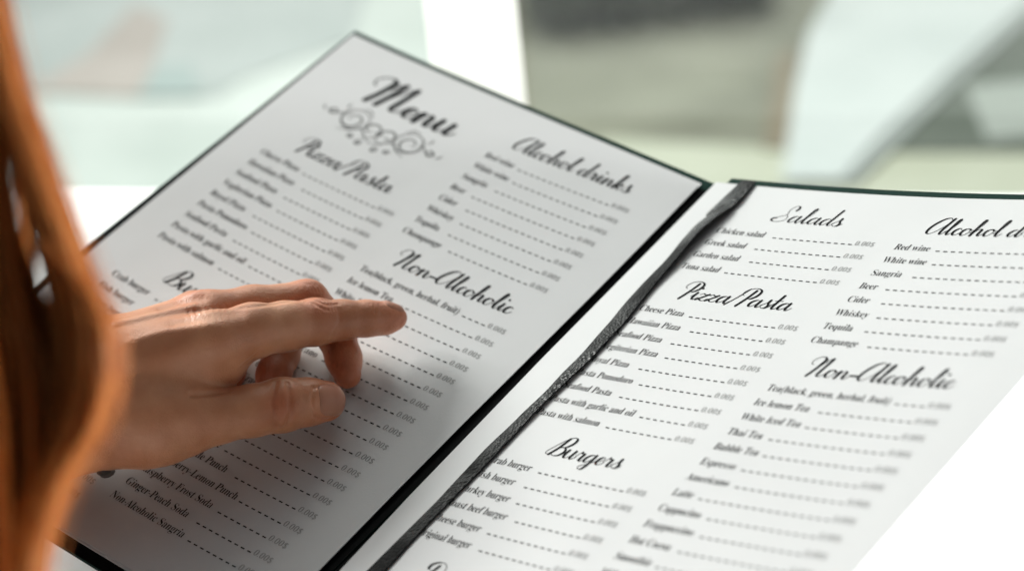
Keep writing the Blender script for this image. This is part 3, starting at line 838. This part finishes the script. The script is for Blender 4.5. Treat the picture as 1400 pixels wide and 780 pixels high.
ia = FINGERS['index'][-1][0] - FINGERS['index'][-3][0]
nail(FINGERS['index'][-1][0], ia, np.array([0.0, -1.0, -0.30]), 0.50, -0.75, 0.42, 0.06)

# bracelet round the wrist
def tube_ring(center, axis, ru, rv, updir, r, n=64, m_=10, beads=0.0):
    axis = axis / np.linalg.norm(axis); u = updir - axis * (updir @ axis); u /= np.linalg.norm(u); v = np.cross(axis, u)
    V, F_ = [], []
    for i in range(n):
        t = 2 * math.pi * i / n
        d = u * math.cos(t) * ru + v * math.sin(t) * rv; dn = d / np.linalg.norm(d)
        rr = r * (1 + beads * math.sin(i * 2 * math.pi / 4))
        for k in range(m_):
            s = 2 * math.pi * k / m_
            V.append(center + d + dn * math.cos(s) * rr * 0.6 + axis * math.sin(s) * rr)
    for i in range(n):
        for k in range(m_):
            F_.append((i*m_+k, i*m_+(k+1) % m_, ((i+1) % n)*m_+(k+1) % m_, ((i+1) % n)*m_+k))
    return V, F_
M_brace = mat('dark_bracelet', (0.06, 0.055, 0.048), 0.4, 0.5, Metallic=0.4)
Vb, Fb = tube_ring(px(112, 552, 93.8), px(140, 540, 93.8) - px(0, 592, 93.2), 3.40, 3.1, np.array([0.2, 1.0, -0.1]), 0.34, 72, 10, 0.12)
br_ = mesh_obj('bracelet', c2w(Vb), Fb, M_brace, None, True)
tag(br_, 'dark beaded bracelet round the wrist, partly hidden by copper hair', 'bracelet')

# ------------------------------------------------------------------ hair: locks of long strands hanging in front of the wrist
def strands(guides, count, spread, rad, n=26):
    """guides: list of (polyline [(u,v,z)...], weight, lateral spread px, depth spread)."""
    V, F_ = [], []
    tot = sum(g_[1] for g_ in guides)
    for poly, wgt, sp, dz in guides:
        base = np.array(poly, float)
        for s_ in range(max(1, int(count * wgt / tot))):
            o = np.clip(rng.normal(0, 0.5, 2), -1.25, 1.25)
            ph, fr, am = rng.uniform(0, 6.3), rng.uniform(1.0, 2.4), rng.uniform(1, 5)
            cv_ = cr([(u, v) for u, v, z in poly], 8); zz = np.interp(np.linspace(0, 1, len(cv_)), np.linspace(0, 1, len(poly)), base[:, 2])
            t = np.linspace(0, 1, len(cv_)); tt = np.linspace(0, 1, n)
            wd = 0.65 + 0.35 * np.sin(np.pi * tt)
            U = np.interp(tt, t, cv_[:, 0]) + sp * o[0] * wd + am * np.sin(fr * 6.3 * tt + ph)
            Vv = np.interp(tt, t, cv_[:, 1]); Z = np.interp(tt, t, zz) + dz * o[1] * wd
            C = np.stack([(U - 700) / FPX * Z, (Vv - 390) / FPX * Z, Z], 1)
            k0 = len(V); r = rad * rng.uniform(0.6, 1.3)
            for i in range(n):
                rr = r * (1.0 if i < n - 4 else (n - i) / 5)
                for a in (0.3, 2.4, 4.5): V.append((C[i, 0] + rr * math.cos(a), C[i, 1] + 0.2 * rr * math.sin(a), C[i, 2] + rr * math.sin(a)))
            for i in range(n - 1):
                for k in range(3):
                    a, b = k0 + i*3 + k, k0 + i*3 + (k+1) % 3
                    F_.append((a, b, b + 3, a + 3))
    return np.array(V), F_
ZH = 62.0
COPPER = [
 ([(-60,-420,ZH+1),(-55,-100,ZH+1),(-30,120,ZH+1),(0,270,ZH+1),(28,370,ZH+1),(58,440,ZH+1),(66,520,ZH+1),(52,640,ZH+1),(30,780,ZH+1),(15,920,ZH+1)], 0.9, 14, 1.0),
 ([(-60,-420,ZH),(-42,-150,ZH),(-8,60,ZH),(30,190,ZH),(62,300,ZH),(96,430,ZH),(98,560,ZH),(52,690,ZH),(28,800,ZH),(18,920,ZH)], 3.6, 20, 1.0),
 ([(-40,-420,ZH-1),(-34,-120,ZH-1),(8,105,ZH-1),(46,220,ZH-1),(80,320,ZH-1),(110,410,ZH-1),(120,500,ZH-1),(100,590,ZH-1),(56,690,ZH-1),(42,800,ZH-1),(34,920,ZH-1)], 2.6, 14, 1.0),
 ([(60,330,ZH-2),(108,390,ZH-2),(134,440,ZH-2),(138,510,ZH-2),(118,585,ZH-2),(78,660,ZH-2),(48,760,ZH-2)], 0.5, 11, 0.6),
 ([(-70,-420,ZH),(-60,-100,ZH),(-30,140,ZH),(-8,300,ZH),(20,430,ZH),(56,540,ZH),(54,650,ZH),(36,780,ZH),(20,920,ZH)], 3.2, 26, 1.0),
 ([(-90,-420,ZH),(-75,-100,ZH),(-50,200,ZH),(-20,400,ZH),(0,560,ZH),(10,700,ZH),(20,920,ZH)], 1.2, 14, 1.0),
]
DARK = [
 ([(-75,-420,ZH+3),(-70,-150,ZH+3),(-42,120,ZH+3),(-14,300,ZH+3),(10,480,ZH+2),(8,700,ZH+2),(-10,900,ZH+2)], 3.0, 40, 1.2),
 ([(-52,-420,ZH+1),(-34,-150,ZH+1),(4,90,ZH+1),(44,230,ZH+1),(78,350,ZH+1),(88,470,ZH+1),(66,590,ZH+1),(38,700,ZH+1),(30,920,ZH+1)], 0.9, 7, 1.0),
 ([(-62,-420,ZH-1),(-50,-100,ZH-1),(-20,110,ZH-1),(2,240,ZH-1),(14,350,ZH-1),(30,460,ZH-1),(44,580,ZH-1),(46,700,ZH-1),(42,920,ZH-1)], 1.6, 8, 0.8),
]
V, F_ = strands(COPPER, 1400, 1, 0.050)
V3, F3 = strands([(COPPER[2][0], 1, 44, 1.6), (COPPER[3][0], 1, 34, 1.2)], 170, 1, 0.022)
F_ = F_ + [tuple(i + len(V) for i in f) for f in F3]; V = np.vstack([V, V3])
hair = mesh_obj('hair', c2w(V), F_, M_hair, person, True)
V, F_ = strands(DARK, 330, 1, 0.055)
tag(mesh_obj('hair_lock', c2w(V), F_, M_hair_dark, hair, True), 'darker brown locks among the copper hair')
